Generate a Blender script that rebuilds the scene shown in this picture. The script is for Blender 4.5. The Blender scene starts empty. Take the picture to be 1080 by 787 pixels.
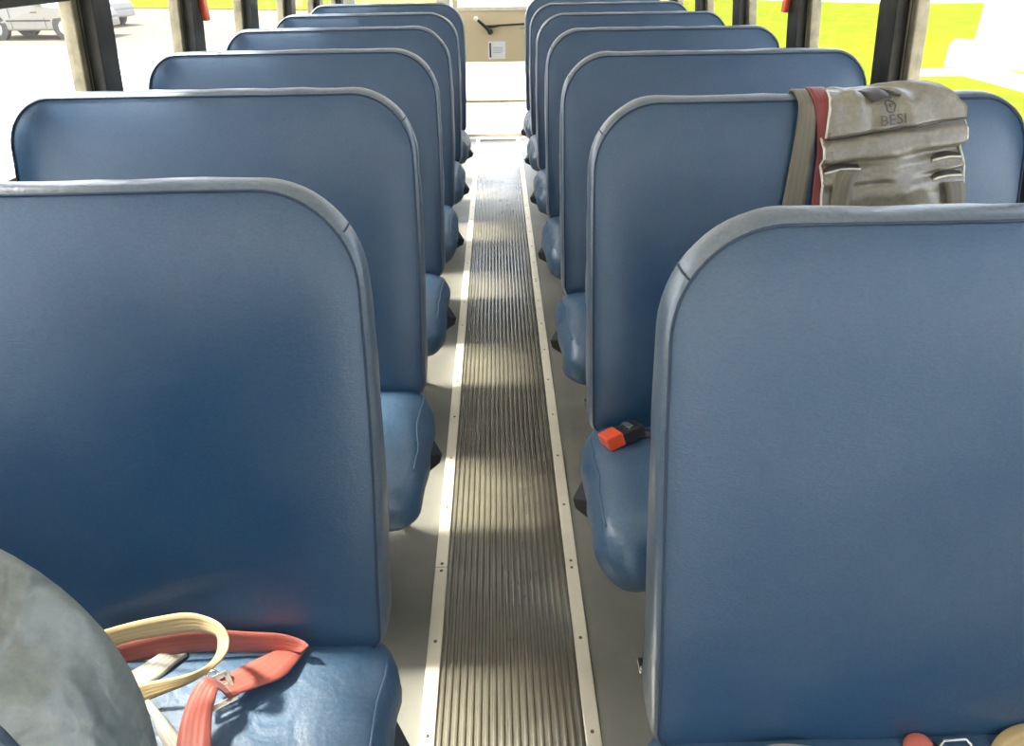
import bpy, bmesh, math, random
from mathutils import Vector, Matrix, noise

COL = bpy.context.scene.collection
REC = 0.2306          # recline of the seat backs (dy per dz)
TOP = 1.1457          # height of the seat backs
PITCH_Y = 0.7849      # distance between rows
GROUND = -0.95

# ------------------------------------------------------------------ materials
def mat(name):
    m = bpy.data.materials.new(name); m.use_nodes = True
    nt = m.node_tree
    b = nt.nodes['Principled BSDF']
    return m, nt, b

def N(nt, t, **kw):
    n = nt.nodes.new(t)
    for k, v in kw.items(): setattr(n, k, v)
    return n

def simple(name, col, rough=0.5, metal=0.0, spec=0.5, var=0.08, scale=30, bump=0.0, bscale=200):
    m, nt, b = mat(name)
    tc = N(nt, 'ShaderNodeTexCoord')
    nz = N(nt, 'ShaderNodeTexNoise'); nz.inputs['Scale'].default_value = scale; nz.inputs['Detail'].default_value = 4
    nt.links.new(tc.outputs['Object'], nz.inputs['Vector'])
    rp = N(nt, 'ShaderNodeValToRGB')
    c0 = tuple(max(0, c * (1 - var)) for c in col) + (1,); c1 = tuple(min(1, c * (1 + var)) for c in col) + (1,)
    rp.color_ramp.elements[0].position = 0.3; rp.color_ramp.elements[1].position = 0.7
    rp.color_ramp.elements[0].color = c0; rp.color_ramp.elements[1].color = c1
    nt.links.new(nz.outputs['Fac'], rp.inputs['Fac']); nt.links.new(rp.outputs['Color'], b.inputs['Base Color'])
    b.inputs['Roughness'].default_value = rough; b.inputs['Metallic'].default_value = metal
    b.inputs['Specular IOR Level'].default_value = spec
    if bump:
        n2 = N(nt, 'ShaderNodeTexNoise'); n2.inputs['Scale'].default_value = bscale; n2.inputs['Detail'].default_value = 3
        nt.links.new(tc.outputs['Object'], n2.inputs['Vector'])
        bp = N(nt, 'ShaderNodeBump'); bp.inputs['Strength'].default_value = bump; bp.inputs['Distance'].default_value = 0.002
        nt.links.new(n2.outputs['Fac'], bp.inputs['Height']); nt.links.new(bp.outputs['Normal'], b.inputs['Normal'])
    return m

def vinyl(name, base, worn_lit, rough=0.4, stretch=(60, 60, 260), spec=0.5, wr=0.0):
    """leather-grained vinyl: fine horizontal grain bump, cloudy wear in colour"""
    m, nt, b = mat(name)
    tc = N(nt, 'ShaderNodeTexCoord')
    mp = N(nt, 'ShaderNodeMapping'); mp.inputs['Scale'].default_value = stretch
    nt.links.new(tc.outputs['Object'], mp.inputs['Vector'])
    g = N(nt, 'ShaderNodeTexNoise'); g.inputs['Scale'].default_value = 1.6; g.inputs['Detail'].default_value = 5; g.inputs['Roughness'].default_value = 0.65
    nt.links.new(mp.outputs['Vector'], g.inputs['Vector'])
    w = N(nt, 'ShaderNodeTexNoise'); w.inputs['Scale'].default_value = 5; w.inputs['Detail'].default_value = 6; w.inputs['Roughness'].default_value = 0.6
    nt.links.new(tc.outputs['Object'], w.inputs['Vector'])
    rp = N(nt, 'ShaderNodeValToRGB'); e = rp.color_ramp.elements
    e[0].position = 0.38; e[1].position = 0.72; e[0].color = base + (1,); e[1].color = worn_lit + (1,)
    nt.links.new(w.outputs['Fac'], rp.inputs['Fac'])
    mx = N(nt, 'ShaderNodeMix', data_type='RGBA', blend_type='MULTIPLY'); mx.inputs['Factor'].default_value = 1
    r2 = N(nt, 'ShaderNodeValToRGB'); r2.color_ramp.elements[0].position = 0.3; r2.color_ramp.elements[1].position = 0.65
    r2.color_ramp.elements[0].color = (.68, .7, .74, 1); r2.color_ramp.elements[1].color = (1, 1, 1, 1)
    nt.links.new(g.outputs['Fac'], r2.inputs['Fac'])
    nt.links.new(rp.outputs['Color'], mx.inputs['A']); nt.links.new(r2.outputs['Color'], mx.inputs['B'])
    nt.links.new(mx.outputs['Result'], b.inputs['Base Color'])
    rr = N(nt, 'ShaderNodeMapRange'); rr.inputs['To Min'].default_value = rough - .05; rr.inputs['To Max'].default_value = rough + .1
    nt.links.new(w.outputs['Fac'], rr.inputs['Value']); nt.links.new(rr.outputs['Result'], b.inputs['Roughness'])
    b.inputs['Specular IOR Level'].default_value = spec
    bp = N(nt, 'ShaderNodeBump'); bp.inputs['Strength'].default_value = 0.35; bp.inputs['Distance'].default_value = 0.0015
    nt.links.new(g.outputs['Fac'], bp.inputs['Height'])
    last = bp
    if wr:
        n3 = N(nt, 'ShaderNodeTexNoise'); n3.inputs['Scale'].default_value = 14; n3.inputs['Detail'].default_value = 2; n3.inputs['Distortion'].default_value = 1.2
        nt.links.new(tc.outputs['Object'], n3.inputs['Vector'])
        b2 = N(nt, 'ShaderNodeBump'); b2.inputs['Strength'].default_value = wr; b2.inputs['Distance'].default_value = 0.012
        nt.links.new(n3.outputs['Fac'], b2.inputs['Height']); nt.links.new(bp.outputs['Normal'], b2.inputs['Normal'])
        last = b2
    nt.links.new(last.outputs['Normal'], b.inputs['Normal'])
    return m

def webbing(name, col, rough=0.5, ribs=5):
    """woven belt: ribs running along the belt (UV u is across)"""
    m, nt, b = mat(name)
    uv = N(nt, 'ShaderNodeTexCoord')
    sx = N(nt, 'ShaderNodeSeparateXYZ'); nt.links.new(uv.outputs['UV'], sx.inputs[0])
    mu = N(nt, 'ShaderNodeMath', operation='MULTIPLY'); mu.inputs[1].default_value = ribs * 6.283
    nt.links.new(sx.outputs['X'], mu.inputs[0])
    sn = N(nt, 'ShaderNodeMath', operation='SINE'); nt.links.new(mu.outputs[0], sn.inputs[0])
    nz = N(nt, 'ShaderNodeTexNoise'); nz.inputs['Scale'].default_value = 60
    nt.links.new(uv.outputs['Object'], nz.inputs['Vector'])
    rp = N(nt, 'ShaderNodeMapRange'); rp.inputs['From Min'].default_value = -1; rp.inputs['To Min'].default_value = 0.0; rp.inputs['To Max'].default_value = 1
    nt.links.new(sn.outputs[0], rp.inputs['Value'])
    mx = N(nt, 'ShaderNodeMix', data_type='RGBA')
    mx.inputs['A'].default_value = tuple(c * .88 for c in col) + (1,); mx.inputs['B'].default_value = col + (1,)
    nt.links.new(rp.outputs['Result'], mx.inputs['Factor']); nt.links.new(mx.outputs['Result'], b.inputs['Base Color'])
    b.inputs['Roughness'].default_value = rough; b.inputs['Sheen Weight'].default_value = 0.15
    bp = N(nt, 'ShaderNodeBump'); bp.inputs['Strength'].default_value = 0.3; bp.inputs['Distance'].default_value = 0.0006
    nt.links.new(rp.outputs['Result'], bp.inputs['Height']); nt.links.new(bp.outputs['Normal'], b.inputs['Normal'])
    return m

def glass(name, dust=0.04):
    m = bpy.data.materials.new(name); m.use_nodes = True; nt = m.node_tree; nt.nodes.clear()
    out = N(nt, 'ShaderNodeOutputMaterial')
    tr = N(nt, 'ShaderNodeBsdfTransparent'); tr.inputs['Color'].default_value = (.97, .975, .965, 1)
    gl = N(nt, 'ShaderNodeBsdfGlossy'); gl.inputs['Roughness'].default_value = 0.03
    tl = N(nt, 'ShaderNodeBsdfTranslucent'); tl.inputs['Color'].default_value = (.9, .88, .82, 1)
    lw = N(nt, 'ShaderNodeLayerWeight'); lw.inputs['Blend'].default_value = .5
    pw = N(nt, 'ShaderNodeMath', operation='POWER'); pw.inputs[1].default_value = 4; nt.links.new(lw.outputs['Facing'], pw.inputs[0])
    fr = N(nt, 'ShaderNodeMapRange'); fr.inputs['To Min'].default_value = .02; fr.inputs['To Max'].default_value = .14; nt.links.new(pw.outputs[0], fr.inputs['Value'])
    m1 = N(nt, 'ShaderNodeMixShader'); m2 = N(nt, 'ShaderNodeMixShader')
    tc = N(nt, 'ShaderNodeTexCoord'); nz = N(nt, 'ShaderNodeTexNoise'); nz.inputs['Scale'].default_value = 3
    nt.links.new(tc.outputs['Object'], nz.inputs['Vector'])
    mr = N(nt, 'ShaderNodeMapRange'); mr.inputs['To Min'].default_value = dust * .6; mr.inputs['To Max'].default_value = dust * 1.4
    nt.links.new(nz.outputs['Fac'], mr.inputs['Value'])
    nt.links.new(mr.outputs['Result'], m1.inputs['Fac']); nt.links.new(tr.outputs[0], m1.inputs[1]); nt.links.new(tl.outputs[0], m1.inputs[2])
    nt.links.new(fr.outputs[0], m2.inputs['Fac']); nt.links.new(m1.outputs[0], m2.inputs[1]); nt.links.new(gl.outputs[0], m2.inputs[2])
    nt.links.new(m2.outputs[0], out.inputs['Surface'])
    return m

M = dict(
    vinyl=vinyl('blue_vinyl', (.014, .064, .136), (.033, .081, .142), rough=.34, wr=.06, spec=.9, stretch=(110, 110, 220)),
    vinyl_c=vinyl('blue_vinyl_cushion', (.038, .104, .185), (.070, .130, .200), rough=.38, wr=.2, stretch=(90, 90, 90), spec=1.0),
    band=vinyl('blue_vinyl_band_sheen', (.075, .115, .160), (.150, .170, .180), rough=.30, stretch=(90, 90, 120), wr=.2, spec=1.0),  # same blue vinyl as the seat, window sheen put into its colour as grey
    band_lit=vinyl('lit_grey_vinyl', (.16, .19, .19), (.27, .27, .225), rough=.27, stretch=(70, 70, 70), wr=1.0, spec=.9),  # near seat's band: light falling on it is put into the colour as grey
    seam=simple('dark_seam_thread', (.03, .05, .08), .7),
    black=simple('black_plastic', (.02, .02, .02), .45, var=.3),
    frame=simple('black_painted_steel', (.03, .03, .032), .4, var=.2),
    floor=simple('grey_rubber_floor', (.205, .200, .168), .36, var=.10, scale=6, bump=.15, bscale=300),
    runner=simple('ribbed_rubber', (.140, .128, .092), .22, spec=1.0, var=.15, scale=9),
    alu=simple('brushed_aluminium_strip', (.86, .80, .64), .42, metal=.55, var=.05, scale=12),
    screw=simple('dark_screw_head', (.20, .17, .12), .4, metal=.7),
    steel=simple('bright_steel', (.75, .72, .65), .25, metal=1),
    wall=simple('beige_wall_panel', (.62, .58, .50), .5, var=.03),
    ceil=simple('off_white_ceiling', (.88, .87, .83), .5, var=.01),
    pillar=simple('black_window_pillar', (.022, .021, .018), .42, spec=.3, var=.5, scale=14),
    jamb=simple('weathered_aluminium_jamb', (.21, .185, .12), .38, metal=.4, var=.35, scale=18),
    jambd=simple('dark_rubber_gasket', (.03, .028, .02), .6),
    door=simple('tan_door_paint', (.74, .60, .36), .42, var=.03, scale=5),
    trimw=simple('cream_trim', (.85, .78, .62), .45),
    gold=simple('golden_rail', (.72, .55, .25), .4, metal=.3),
    white=simple('white_label', (.9, .9, .88), .5, var=.01),
    grey=simple('grey_print', (.42, .40, .45), .6),
    glass=glass('dusty_window_glass', .007),
    clear=glass('rear_door_glass', .05),
    tan=webbing('tan_webbing', (.58, .42, .19)),
    red=webbing('red_webbing', (.40, .095, .065)),
    greyw=webbing('grey_tan_webbing', (.36, .33, .26)),
    beigew=webbing('beige_webbing', (.48, .43, .34)),
    maroon=webbing('maroon_webbing', (.24, .035, .028)),
    taupe=webbing('taupe_webbing', (.165, .140, .092), ribs=4),
    vest=vinyl('silver_taupe_vinyl', (.25, .215, .148), (.31, .27, .19), rough=.27, wr=.15, spec=.9, stretch=(60, 60, 60)),
    vestd=simple('dark_taupe_vinyl', (.075, .066, .05), .4),
    vestm=simple('emboss_shade_taupe', (.10, .088, .06), .45),  # darker than the vest: emboss shading put into the colour
    rim=simple('pale_welt', (.72, .67, .54), .5),
    redp=simple('red_plastic_button', (.85, .10, .035), .35, var=.04),
    redk=simple('coral_red_plastic', (.62, .16, .11), .4, var=.1),
    lot=simple('tan_asphalt', (.165, .136, .102), .95, spec=.03, var=.10, scale=.5),
    pave=simple('pale_sunlit_pavement', (.70, .65, .58), .9, spec=.1, var=.06, scale=.6),
    kerb=simple('white_concrete', (.72, .70, .66), .8, var=.04, scale=2),
    grass=simple('yellow_green_lawn', (.110, .126, .008), 1.0, spec=.0, var=.14, scale=1.3),
    bwhite=simple('white_render_wall', (.85, .84, .82), .7, var=.02, scale=1),
    car=simple('silver_car_paint', (.24, .225, .19), .35, metal=.0, var=.02),
    carw=simple('white_car_paint', (.30, .285, .26), .35, var=.02),
    carg=simple('dark_car_glass', (.05, .05, .05), .1),
    tyre=simple('tyre_rubber', (.06, .058, .05), .8),
    hub=simple('alloy_wheel', (.75, .74, .70), .3, metal=.6),
)

# ------------------------------------------------------------------ mesh helpers
def obj(name, bm, m, parent=None, smooth=True, bevel=0, autosmooth=None):
    me = bpy.data.meshes.new(name)
    bmesh.ops.recalc_face_normals(bm, faces=bm.faces)
    bm.to_mesh(me); bm.free()
    o = bpy.data.objects.new(name, me); COL.objects.link(o)
    me.materials.append(m)
    if smooth:
        for p in me.polygons: p.use_smooth = True
        if autosmooth:
            me.set_sharp_from_angle(angle=math.radians(autosmooth))
    if bevel:
        md = o.modifiers.new('bevel', 'BEVEL'); md.width = bevel; md.segments = 2; md.limit_method = 'ANGLE'
    if parent: o.parent = parent
    return o

def tag(o, label=None, cat=None, group=None, kind=None):
    if label: o['label'] = label
    if cat: o['category'] = cat
    if group: o['group'] = group
    if kind: o['kind'] = kind
    return o

def thing(name, label, cat, loc=(0, 0, 0), group=None, rotz=0):
    o = bpy.data.objects.new(name, None); COL.objects.link(o); o.location = loc; o.rotation_euler[2] = rotz
    o.empty_display_size = .05
    return tag(o, label, cat, group)

def box(bm, x0, x1, y0, y1, z0, z1, fn=None):
    vs = [bm.verts.new((x, y, z)) for x in (x0, x1) for y in (y0, y1) for z in (z0, z1)]
    for f in ((0, 1, 3, 2), (4, 6, 7, 5), (0, 4, 5, 1), (2, 3, 7, 6), (0, 2, 6, 4), (1, 5, 7, 3)):
        bm.faces.new([vs[i] for i in f])
    if fn:
        for v in vs: v.co = Vector(fn(*v.co))
    return vs

def tube(bm, pts, r, seg=8, closed=False, rs=None):
    pts = [Vector(p) for p in pts]; n = len(pts); rings = []
    up = Vector((0, 0, 1))
    prev = None
    for i, p in enumerate(pts):
        a = pts[(i - 1) % n] if (closed or i > 0) else p
        b = pts[(i + 1) % n] if (closed or i < n - 1) else p
        t = (b - a).normalized()
        if prev is None:
            ref = up if abs(t.dot(up)) < .9 else Vector((1, 0, 0))
            u = t.cross(ref).normalized()
        else:
            u = (prev - t * prev.dot(t)).normalized()
        prev = u; w = t.cross(u)
        rr = rs[i] if rs else r
        rings.append([bm.verts.new(p + (u * math.cos(2 * math.pi * k / seg) + w * math.sin(2 * math.pi * k / seg)) * rr) for k in range(seg)])
    for i in range(n if closed else n - 1):
        A, B = rings[i], rings[(i + 1) % n]
        for k in range(seg): bm.faces.new((A[k], A[(k + 1) % seg], B[(k + 1) % seg], B[k]))
    if not closed:
        bm.faces.new(rings[0]); bm.faces.new(rings[-1])

def disc(bm, c, axis, r, h, seg=14):
    axis = Vector(axis).normalized(); c = Vector(c)
    tube(bm, [c, c + axis * h], r, seg)

def catmull(P, n):
    P = [Vector(p) for p in P]; out = []
    for i in range(len(P) - 1):
        p0 = P[max(i - 1, 0)]; p1 = P[i]; p2 = P[i + 1]; p3 = P[min(i + 2, len(P) - 1)]
        for k in range(n):
            t = k / n
            out.append(0.5 * ((2 * p1) + (p2 - p0) * t + (2 * p0 - 5 * p1 + 4 * p2 - p3) * t * t + (3 * p1 - p0 - 3 * p2 + p3) * t ** 3))
    out.append(P[-1]); return out

def ribbon(bm, pairs, th=.0022, n=5):
    """a belt: pairs of edge points, smoothed, given a real thickness; UV u across, v along"""
    L = catmull([p[0] for p in pairs], n); R = catmull([p[1] for p in pairs], n)
    uvl = bm.loops.layers.uv.verify()
    K = 4; rows = []
    m = len(L)
    for i in range(m):
        t = (L[min(i + 1, m - 1)] + R[min(i + 1, m - 1)] - L[max(i - 1, 0)] - R[max(i - 1, 0)])
        nn = t.cross(R[i] - L[i])
        nn = nn.normalized() if nn.length > 1e-9 else Vector((0, 0, 1))
        rows.append([[bm.verts.new(L[i].lerp(R[i], k / K) + nn * s * th * .5) for k in range(K + 1)] for s in (1, -1)])
    def face(vs, uvs):
        f = bm.faces.new(vs)
        for lp, uv in zip(f.loops, uvs): lp[uvl].uv = uv
    for i in range(m - 1):
        for s in (0, 1):
            for k in range(K):
                a, b = rows[i][s], rows[i + 1][s]
                q = [a[k], a[k + 1], b[k + 1], b[k]]; u = [(k / K, i * .1), ((k + 1) / K, i * .1), ((k + 1) / K, i * .1 + .1), (k / K, i * .1 + .1)]
                face(q, u) if s == 0 else face(q[::-1], u[::-1])
        for k in (0, K):
            q = [rows[i][0][k], rows[i][1][k], rows[i + 1][1][k], rows[i + 1][0][k]]
            face(q, [(k / K, 0)] * 4)
    for i in (0, m - 1):
        q = rows[i][0] + rows[i][1][::-1]
        face(q, [(0.5, 0)] * len(q))

# ------------------------------------------------------------------ seats
W_SEAT = .952
def outline(aisle, n_c=14, x0=.204, top=TOP, bot=.420, ra=.142, rw=.115, inset=0.0):
    """closed loop (x from aisle outward, z): aisle edge at x0, wall edge at x0+W; inset shrinks it"""
    xa, xw = x0 + inset, x0 + W_SEAT - inset; zt, zb = top - inset, bot + inset * .9
    ra = max(ra - inset, .03); rw = max(rw - inset, .03); rb = .03
    zt2, pts = zt, []
    def arc(cx, cz, r, a0, a1, n):
        for k in range(n + 1):
            a = math.radians(a0 + (a1 - a0) * k / n); pts.append((cx + r * math.cos(a), cz + r * math.sin(a)))
    def seg(p, q, n):
        for k in range(1, n): pts.append((p[0] + (q[0] - p[0]) * k / n, p[1] + (q[1] - p[1]) * k / n))
    arc(xa + rb, zb + rb, rb, 270, 180, 5)
    seg((xa, zb + rb), (xa, zt - ra), 14)
    arc(xa + ra, zt - ra, ra, 180, 90, n_c)
    seg((xa + ra, zt), (xw - rw, zt), 18)
    arc(xw - rw, zt - rw, rw, 90, 0, n_c)
    seg((xw, zt - rw), (xw, zb + rb), 14)
    arc(xw - rb, zb + rb, rb, 0, -90, 5)
    seg((xw - rb, zb), (xa + rb, zb), 18)
    return pts

def make_seat(side, ridge, label, group, dx=0.0, dz=0.0, seed=0, creases=0.0, th_top=.046, th_bot=.092, worn_lit=False):
    """side -1 left, +1 right; ridge = Y of the top rear edge; local origin on the floor below it"""
    root = thing('bus_seat', label, 'seat', (0, ridge, 0), group)
    off = Vector((seed * 3.7, seed * 1.3, side * 5.1))
    x0 = .201 if side < 0 else .2045
    def P(x, y, z, amp=0.0, sc=6):
        hh = min(1, max(0, (TOP - z) / .75)); X = side * (x + dx - (.011 if side < 0 else .006) * math.sin(math.pi * hh ** .8) * max(0, 1 - (x - x0) / .5)); zz = z + dz * (z - .39) / .75
        yy = y + REC * (z - TOP)
        v = Vector((X, yy, zz))
        if amp:
            nv = noise.noise_vector(v * sc + off); v += nv * amp
        return v
    def TH(z): return th_top + (th_bot - th_top) * min(1, max(0, (TOP - z) / .55))
    bm = bmesh.new()
    # front panel: nested inset rings, gently crowned
    ins = [.010, .018, .03, .05, .08, .12, .17, .23, .29, .345]
    rings = []
    for t in ins:
        crown = .016 * (1 - math.exp(-(t - .010) / .035))
        rings.append([bm.verts.new(P(x, -TH(z) - crown, z, .0022 if t > .01 else .0012, 4)) for x, z in outline(1, x0=x0, inset=t)])
    n = len(rings[0])
    for a, b in zip(rings, rings[1:]):
        for k in range(n): bm.faces.new((a[k], a[(k + 1) % n], b[(k + 1) % n], b[k]))
    bm.faces.new(rings[-1])
    # rear panel
    rr = []
    for t, y in ((.008, -.004), (.02, .002), (.06, .006), (.15, .008), (.345, .008)):
        rr.append([bm.verts.new(P(x, y, z)) for x, z in outline(1, x0=x0, inset=t)])
    for a, b in zip(rr, rr[1:]):
        for k in range(n): bm.faces.new((a[k], b[k], b[(k + 1) % n], a[(k + 1) % n]))
    bm.faces.new(rr[-1])
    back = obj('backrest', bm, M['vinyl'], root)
    # edge band (gusset)
    bm = bmesh.new(); g = []
    prof = ((.010, 1), (.004, .93), (.001, .8), (0, .5), (.0005, .2), (.003, .06), (.007, .01))
    if worn_lit: prof = ((.010, 1), (.004, .93), (.001, .84), (0, .75), (0, .65), (0, .55), (0, .45), (0, .35), (0, .25), (.0008, .17), (.003, .06), (.007, .01))
    for t, y in prof:
        amp = .003 + creases if .1 < y < .9 else .0012
        g.append([bm.verts.new(P(x, -TH(z) * y, z, amp, 13 if worn_lit else 16)) for k, (x, z) in enumerate(outline(1, x0=x0, inset=t))])
    for a, b in zip(g, g[1:]):
        for k in range(n): bm.faces.new((a[k], a[(k + 1) % n], b[(k + 1) % n], b[k]))
    band = obj('edge_band', bm, M['band_lit' if worn_lit else 'band'], back)
    band['label'] = 'vinyl edge band, greyed by painted-in sheen'
    # piping along the front seam, and the stitched joins across the band at both corners
    bm = bmesh.new()
    tube(bm, [P(x, -TH(z) - .0015, z, .0012, 4) for x, z in outline(1, x0=x0, inset=.0095)], .0022, 6, closed=True)
    o0 = outline(1, x0=x0, inset=0); o1 = outline(1, x0=x0, inset=.010)
    for k in (() if worn_lit else (6 + 14 + 4, 6 + 13 + 15 + 17 + 10)):
        pts = [P(o1[k][0], -TH(o1[k][1]), o1[k][1])] + [P(o0[k][0], -TH(o0[k][1]) * y, o0[k][1]) + Vector((0, 0, .0005)) for y in (.8, .5, .2)]
        tube(bm, pts, .0013, 5)
    obj('piping', bm, M['seam'], back)
    # cushion: padded rounded box, its front edge rolled
    bm = bmesh.new()
    nx, ny, nz = 40, 18, 8
    xa, xb = .180, 1.165; ya, yb = -.655, -.20; za, zb = .300, .442
    grid = {}
    def cv(i, j, k):
        key = (i, j, k)
        if key in grid: return grid[key]
        p = Vector((xa + (xb - xa) * i / nx, ya + (yb - ya) * j / ny, za + (zb - za) * k / nz))
        r = Vector((.075, .095, .060))
        core = Vector((min(max(p.x, xa + r.x), xb - r.x), min(max(p.y, ya + r.y), yb - r.y), min(max(p.z, za + r.z), zb - r.z)))
        d = Vector([(p[q] - core[q]) / r[q] for q in range(3)])
        if d.length > 1e-6:
            d = d.normalized() * max(abs(d.x), abs(d.y), abs(d.z)); p = core + Vector([d[q] * r[q] for q in range(3)])
        puff = math.sin(math.pi * min(1, max(0, (p.x - xa) / (xb - xa)))) ** .3 * math.sin(math.pi * min(1, max(0, (p.y - ya) / (yb - ya)))) ** .5
        if k == nz: p.z += .018 * puff
        p.z -= .03 * max(0, (-.52 - p.y) / .18) ** 2 if k > 0 else 0
        q = Vector((side * (p.x + dx * .3), p.y, p.z))
        edge = math.exp(-(p.x - xa) / .09)
        q += noise.noise_vector(q * 9 + off) * (.0035 + .006 * edge) + noise.noise_vector(Vector((q.x * 26, q.y * 20, q.z * 26)) + off) * .0042 * (.25 + edge)
        grid[key] = bm.verts.new(q); return grid[key]
    def quad(a, b, c, d): bm.faces.new((cv(*a), cv(*b), cv(*c), cv(*d)))
    for i in range(nx):
        for j in range(ny):
            for k in (0, nz): quad((i, j, k), (i + 1, j, k), (i + 1, j + 1, k), (i, j + 1, k))
    for i in range(nx):
        for k in range(nz):
            for j in (0, ny): quad((i, j, k), (i + 1, j, k), (i + 1, j, k + 1), (i, j, k + 1))
    for j in range(ny):
        for k in range(nz):
            for i in (0, nx): quad((i, j, k), (i, j + 1, k), (i, j + 1, k + 1), (i, j, k + 1))
    welt_pts = [cv(0, j, nz).co.copy() for j in range(3, ny - 1)]
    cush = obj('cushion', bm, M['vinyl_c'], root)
    # welt along the aisle end of the cushion
    bm = bmesh.new()
    pts = []
    pts = welt_pts
    tube(bm, pts, .0024, 6)
    obj('welt', bm, M['vinyl_c'], cush)
    # steel frame below the cushion and up behind the back's base
    bm = bmesh.new()
    for yy in (-.53, -.25):
        tube(bm, [(side * .31, yy, 0.288), (side * 1.17, yy, 0.288)], .013, 8)
    for xx in (.315, 1.10):
        tube(bm, [(side * xx, -.54, 0.288), (side * xx, -.24, 0.288)], .013, 8)
        tube(bm, [(side * xx, -.24, 0.288), (side * xx, -.225, .36), (side * xx, -.20, .43)], .012, 8)
    obj('seat_frame', bm, M['frame'], root)
    for yy, xx in ((-.58, .322), (-.25, .318)):
        bm = bmesh.new()
        tube(bm, [(side * .365, max(yy, -.53), .285), (side * .36, yy, .15), (side * (xx + .02), yy, .012)], .014, 10)
        lg = obj('leg', bm, M['frame'], root)
        bm = bmesh.new()
        box(bm, side * xx - .026, side * xx + .026, yy - .022, yy + .022, 0.0, .006)
        disc(bm, (side * xx - side * .018, yy - .012, .006), (0, 0, 1), .007, .008, 8)
        fp = obj('foot_plate', bm, M['steel'], lg, smooth=False, bevel=.002); fp['label'] = 'bright steel foot plate'
    # black plastic corner flap at the aisle side
    bm = bmesh.new()
    vs = [(side * .205, -.42, .355), (side * .205, -.30, .375), (side * .156, -.36, .318), (side * .205, -.42, .290), (side * .205, -.30, .290), (side * .162, -.375, .300)]
    V = [bm.verts.new(v) for v in vs]
    for f in ((0, 1, 2), (3, 5, 4), (0, 2, 5, 3), (1, 4, 5, 2), (0, 3, 4, 1)): bm.faces.new([V[i] for i in f])
    obj('corner_flap', bm, M['black'], root, smooth=False, bevel=.003)
    # wall mount at the window end
    bm = bmesh.new(); box(bm, side * 1.16, side * 1.246, -.55, -.28, .270, .300)
    obj('wall_bracket', bm, M['frame'], root, smooth=False, bevel=.003)
    return root

words = ['first', 'second', 'third', 'fourth', 'fifth', 'sixth', 'seventh']
LY, RY = 1.0545, .8706
GL, GR = 'bus seats left of the aisle', 'bus seats right of the aisle'
make_seat(-1, .315, 'blue-grey vinyl seat corner cut off at the lower left, nearest the viewer', GL, dx=.021, dz=.022, seed=1, creases=.0075, th_top=.074, th_bot=.10, worn_lit=True)
LL = ['blue vinyl bench seat with loose red and tan belts on its cushion, left of aisle',
      'blue seat left of aisle, directly behind the one with loose red and tan belts',
      'third full backrest counted from the front on the left, beside the first dark window pillar',
      'fourth full backrest from the front on the left, beside the window pillar with red handle',
      'fifth full backrest from the front in the left row, second from the last',
      'last backrest of the left row, nearest the rear door']
RL = ['large blue vinyl seat at the lower right, nearest on the right of aisle',
      'blue vinyl seat with a taupe harness hung over its back, red buckle on cushion',
      'blue seat right of aisle just behind the one draped with the taupe harness',
      'fourth backrest from the front on the right, beside the window pillar with red handle',
      'fifth backrest from the front on the right of the aisle',
      'sixth backrest from the front on the right, next to the last',
      'last backrest of the right row, right beside the tan rear door']
for k in range(6): make_seat(-1, LY + k * PITCH_Y, LL[k], GL, seed=2 + k)
for k in range(7): make_seat(1, RY + k * PITCH_Y, RL[k], GR, seed=12 + k)

# ------------------------------------------------------------------ bus shell
XW = 1.25
YF, YB = -2.3, 6.475
def lean(x, y, z):                       # side walls lean inward above the window sill
    s = 1 if x > 0 else -1
    return (x - s * .115 * max(0, z - .90), y, z)

bm = bmesh.new(); box(bm, -1.30, 1.30, YF, YB + .05, -.10, 0)
tag(obj('floor', bm, M['floor'], smooth=False), 'grey rubber bus floor', 'floor', kind='structure')
# ribbed rubber runner down the aisle
bm = bmesh.new()
nr = 19; x0, x1 = -.157, .157; rows = []
prof = []
for i in range(nr):
    w = (x1 - x0) / nr; a = x0 + i * w
    prof += [(a, .001), (a + w * .22, .001), (a + w * .34, .0062), (a + w * .50, .0072), (a + w * .76, .0062), (a + w * .88, .001)]
prof.append((x1, .001))
ys = [YF + .3, 6.40]
rr = [[bm.verts.new((x, y, z)) for x, z in prof] for y in ys]
for k in range(len(prof) - 1): bm.faces.new((rr[0][k], rr[0][k + 1], rr[1][k + 1], rr[1][k]))
bb = [[bm.verts.new((x, y, 0)) for x in (x0, x1)] for y in ys]
bm.faces.new((bb[0][0], bb[1][0], bb[1][1], bb[0][1]))
tag(obj('aisle_runner', bm, M['runner'], smooth=False), 'ribbed grey-brown rubber runner along the centre aisle between two metal strips', 'floor mat')
ysc = [1.3945 + .2389 * k for k in range(-6, 21)]
for s, nm in ((-1, 'left'), (1, 'right')):
    r = thing('aisle_strip', 'pale aluminium floor strip along the %s edge of the ribbed aisle runner' % nm, 'metal strip', (0, 0, 0), 'aisle edge strips')
    bm = bmesh.new()
    cuts = [YF + .3, 1.3945 - .0008, 1.3945 + .0008, 1.3945 + 1.91, 1.3945 + 1.9116, 6.43]
    for a, b in zip(cuts[0::2], cuts[1::2]):
        box(bm, s * .1573, s * .190, a, b, 0.0, .0075)
    obj('strip', bm, M['alu'], r, smooth=False, bevel=.002)
    for y in ysc:
        for yy in ((y - .0125, y + .0125) if abs(y - 1.3945) < .01 or abs(y - 3.3057) < .01 else (y,)):
            bm = bmesh.new(); disc(bm, (s * .1725, yy, .0062), (0, 0, 1), .0042, .0022, 10)
            obj('screw', bm, M['screw'], r)
bm = bmesh.new(); box(bm, -.190, .190, 6.40, 6.44, 0, .008)
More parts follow.
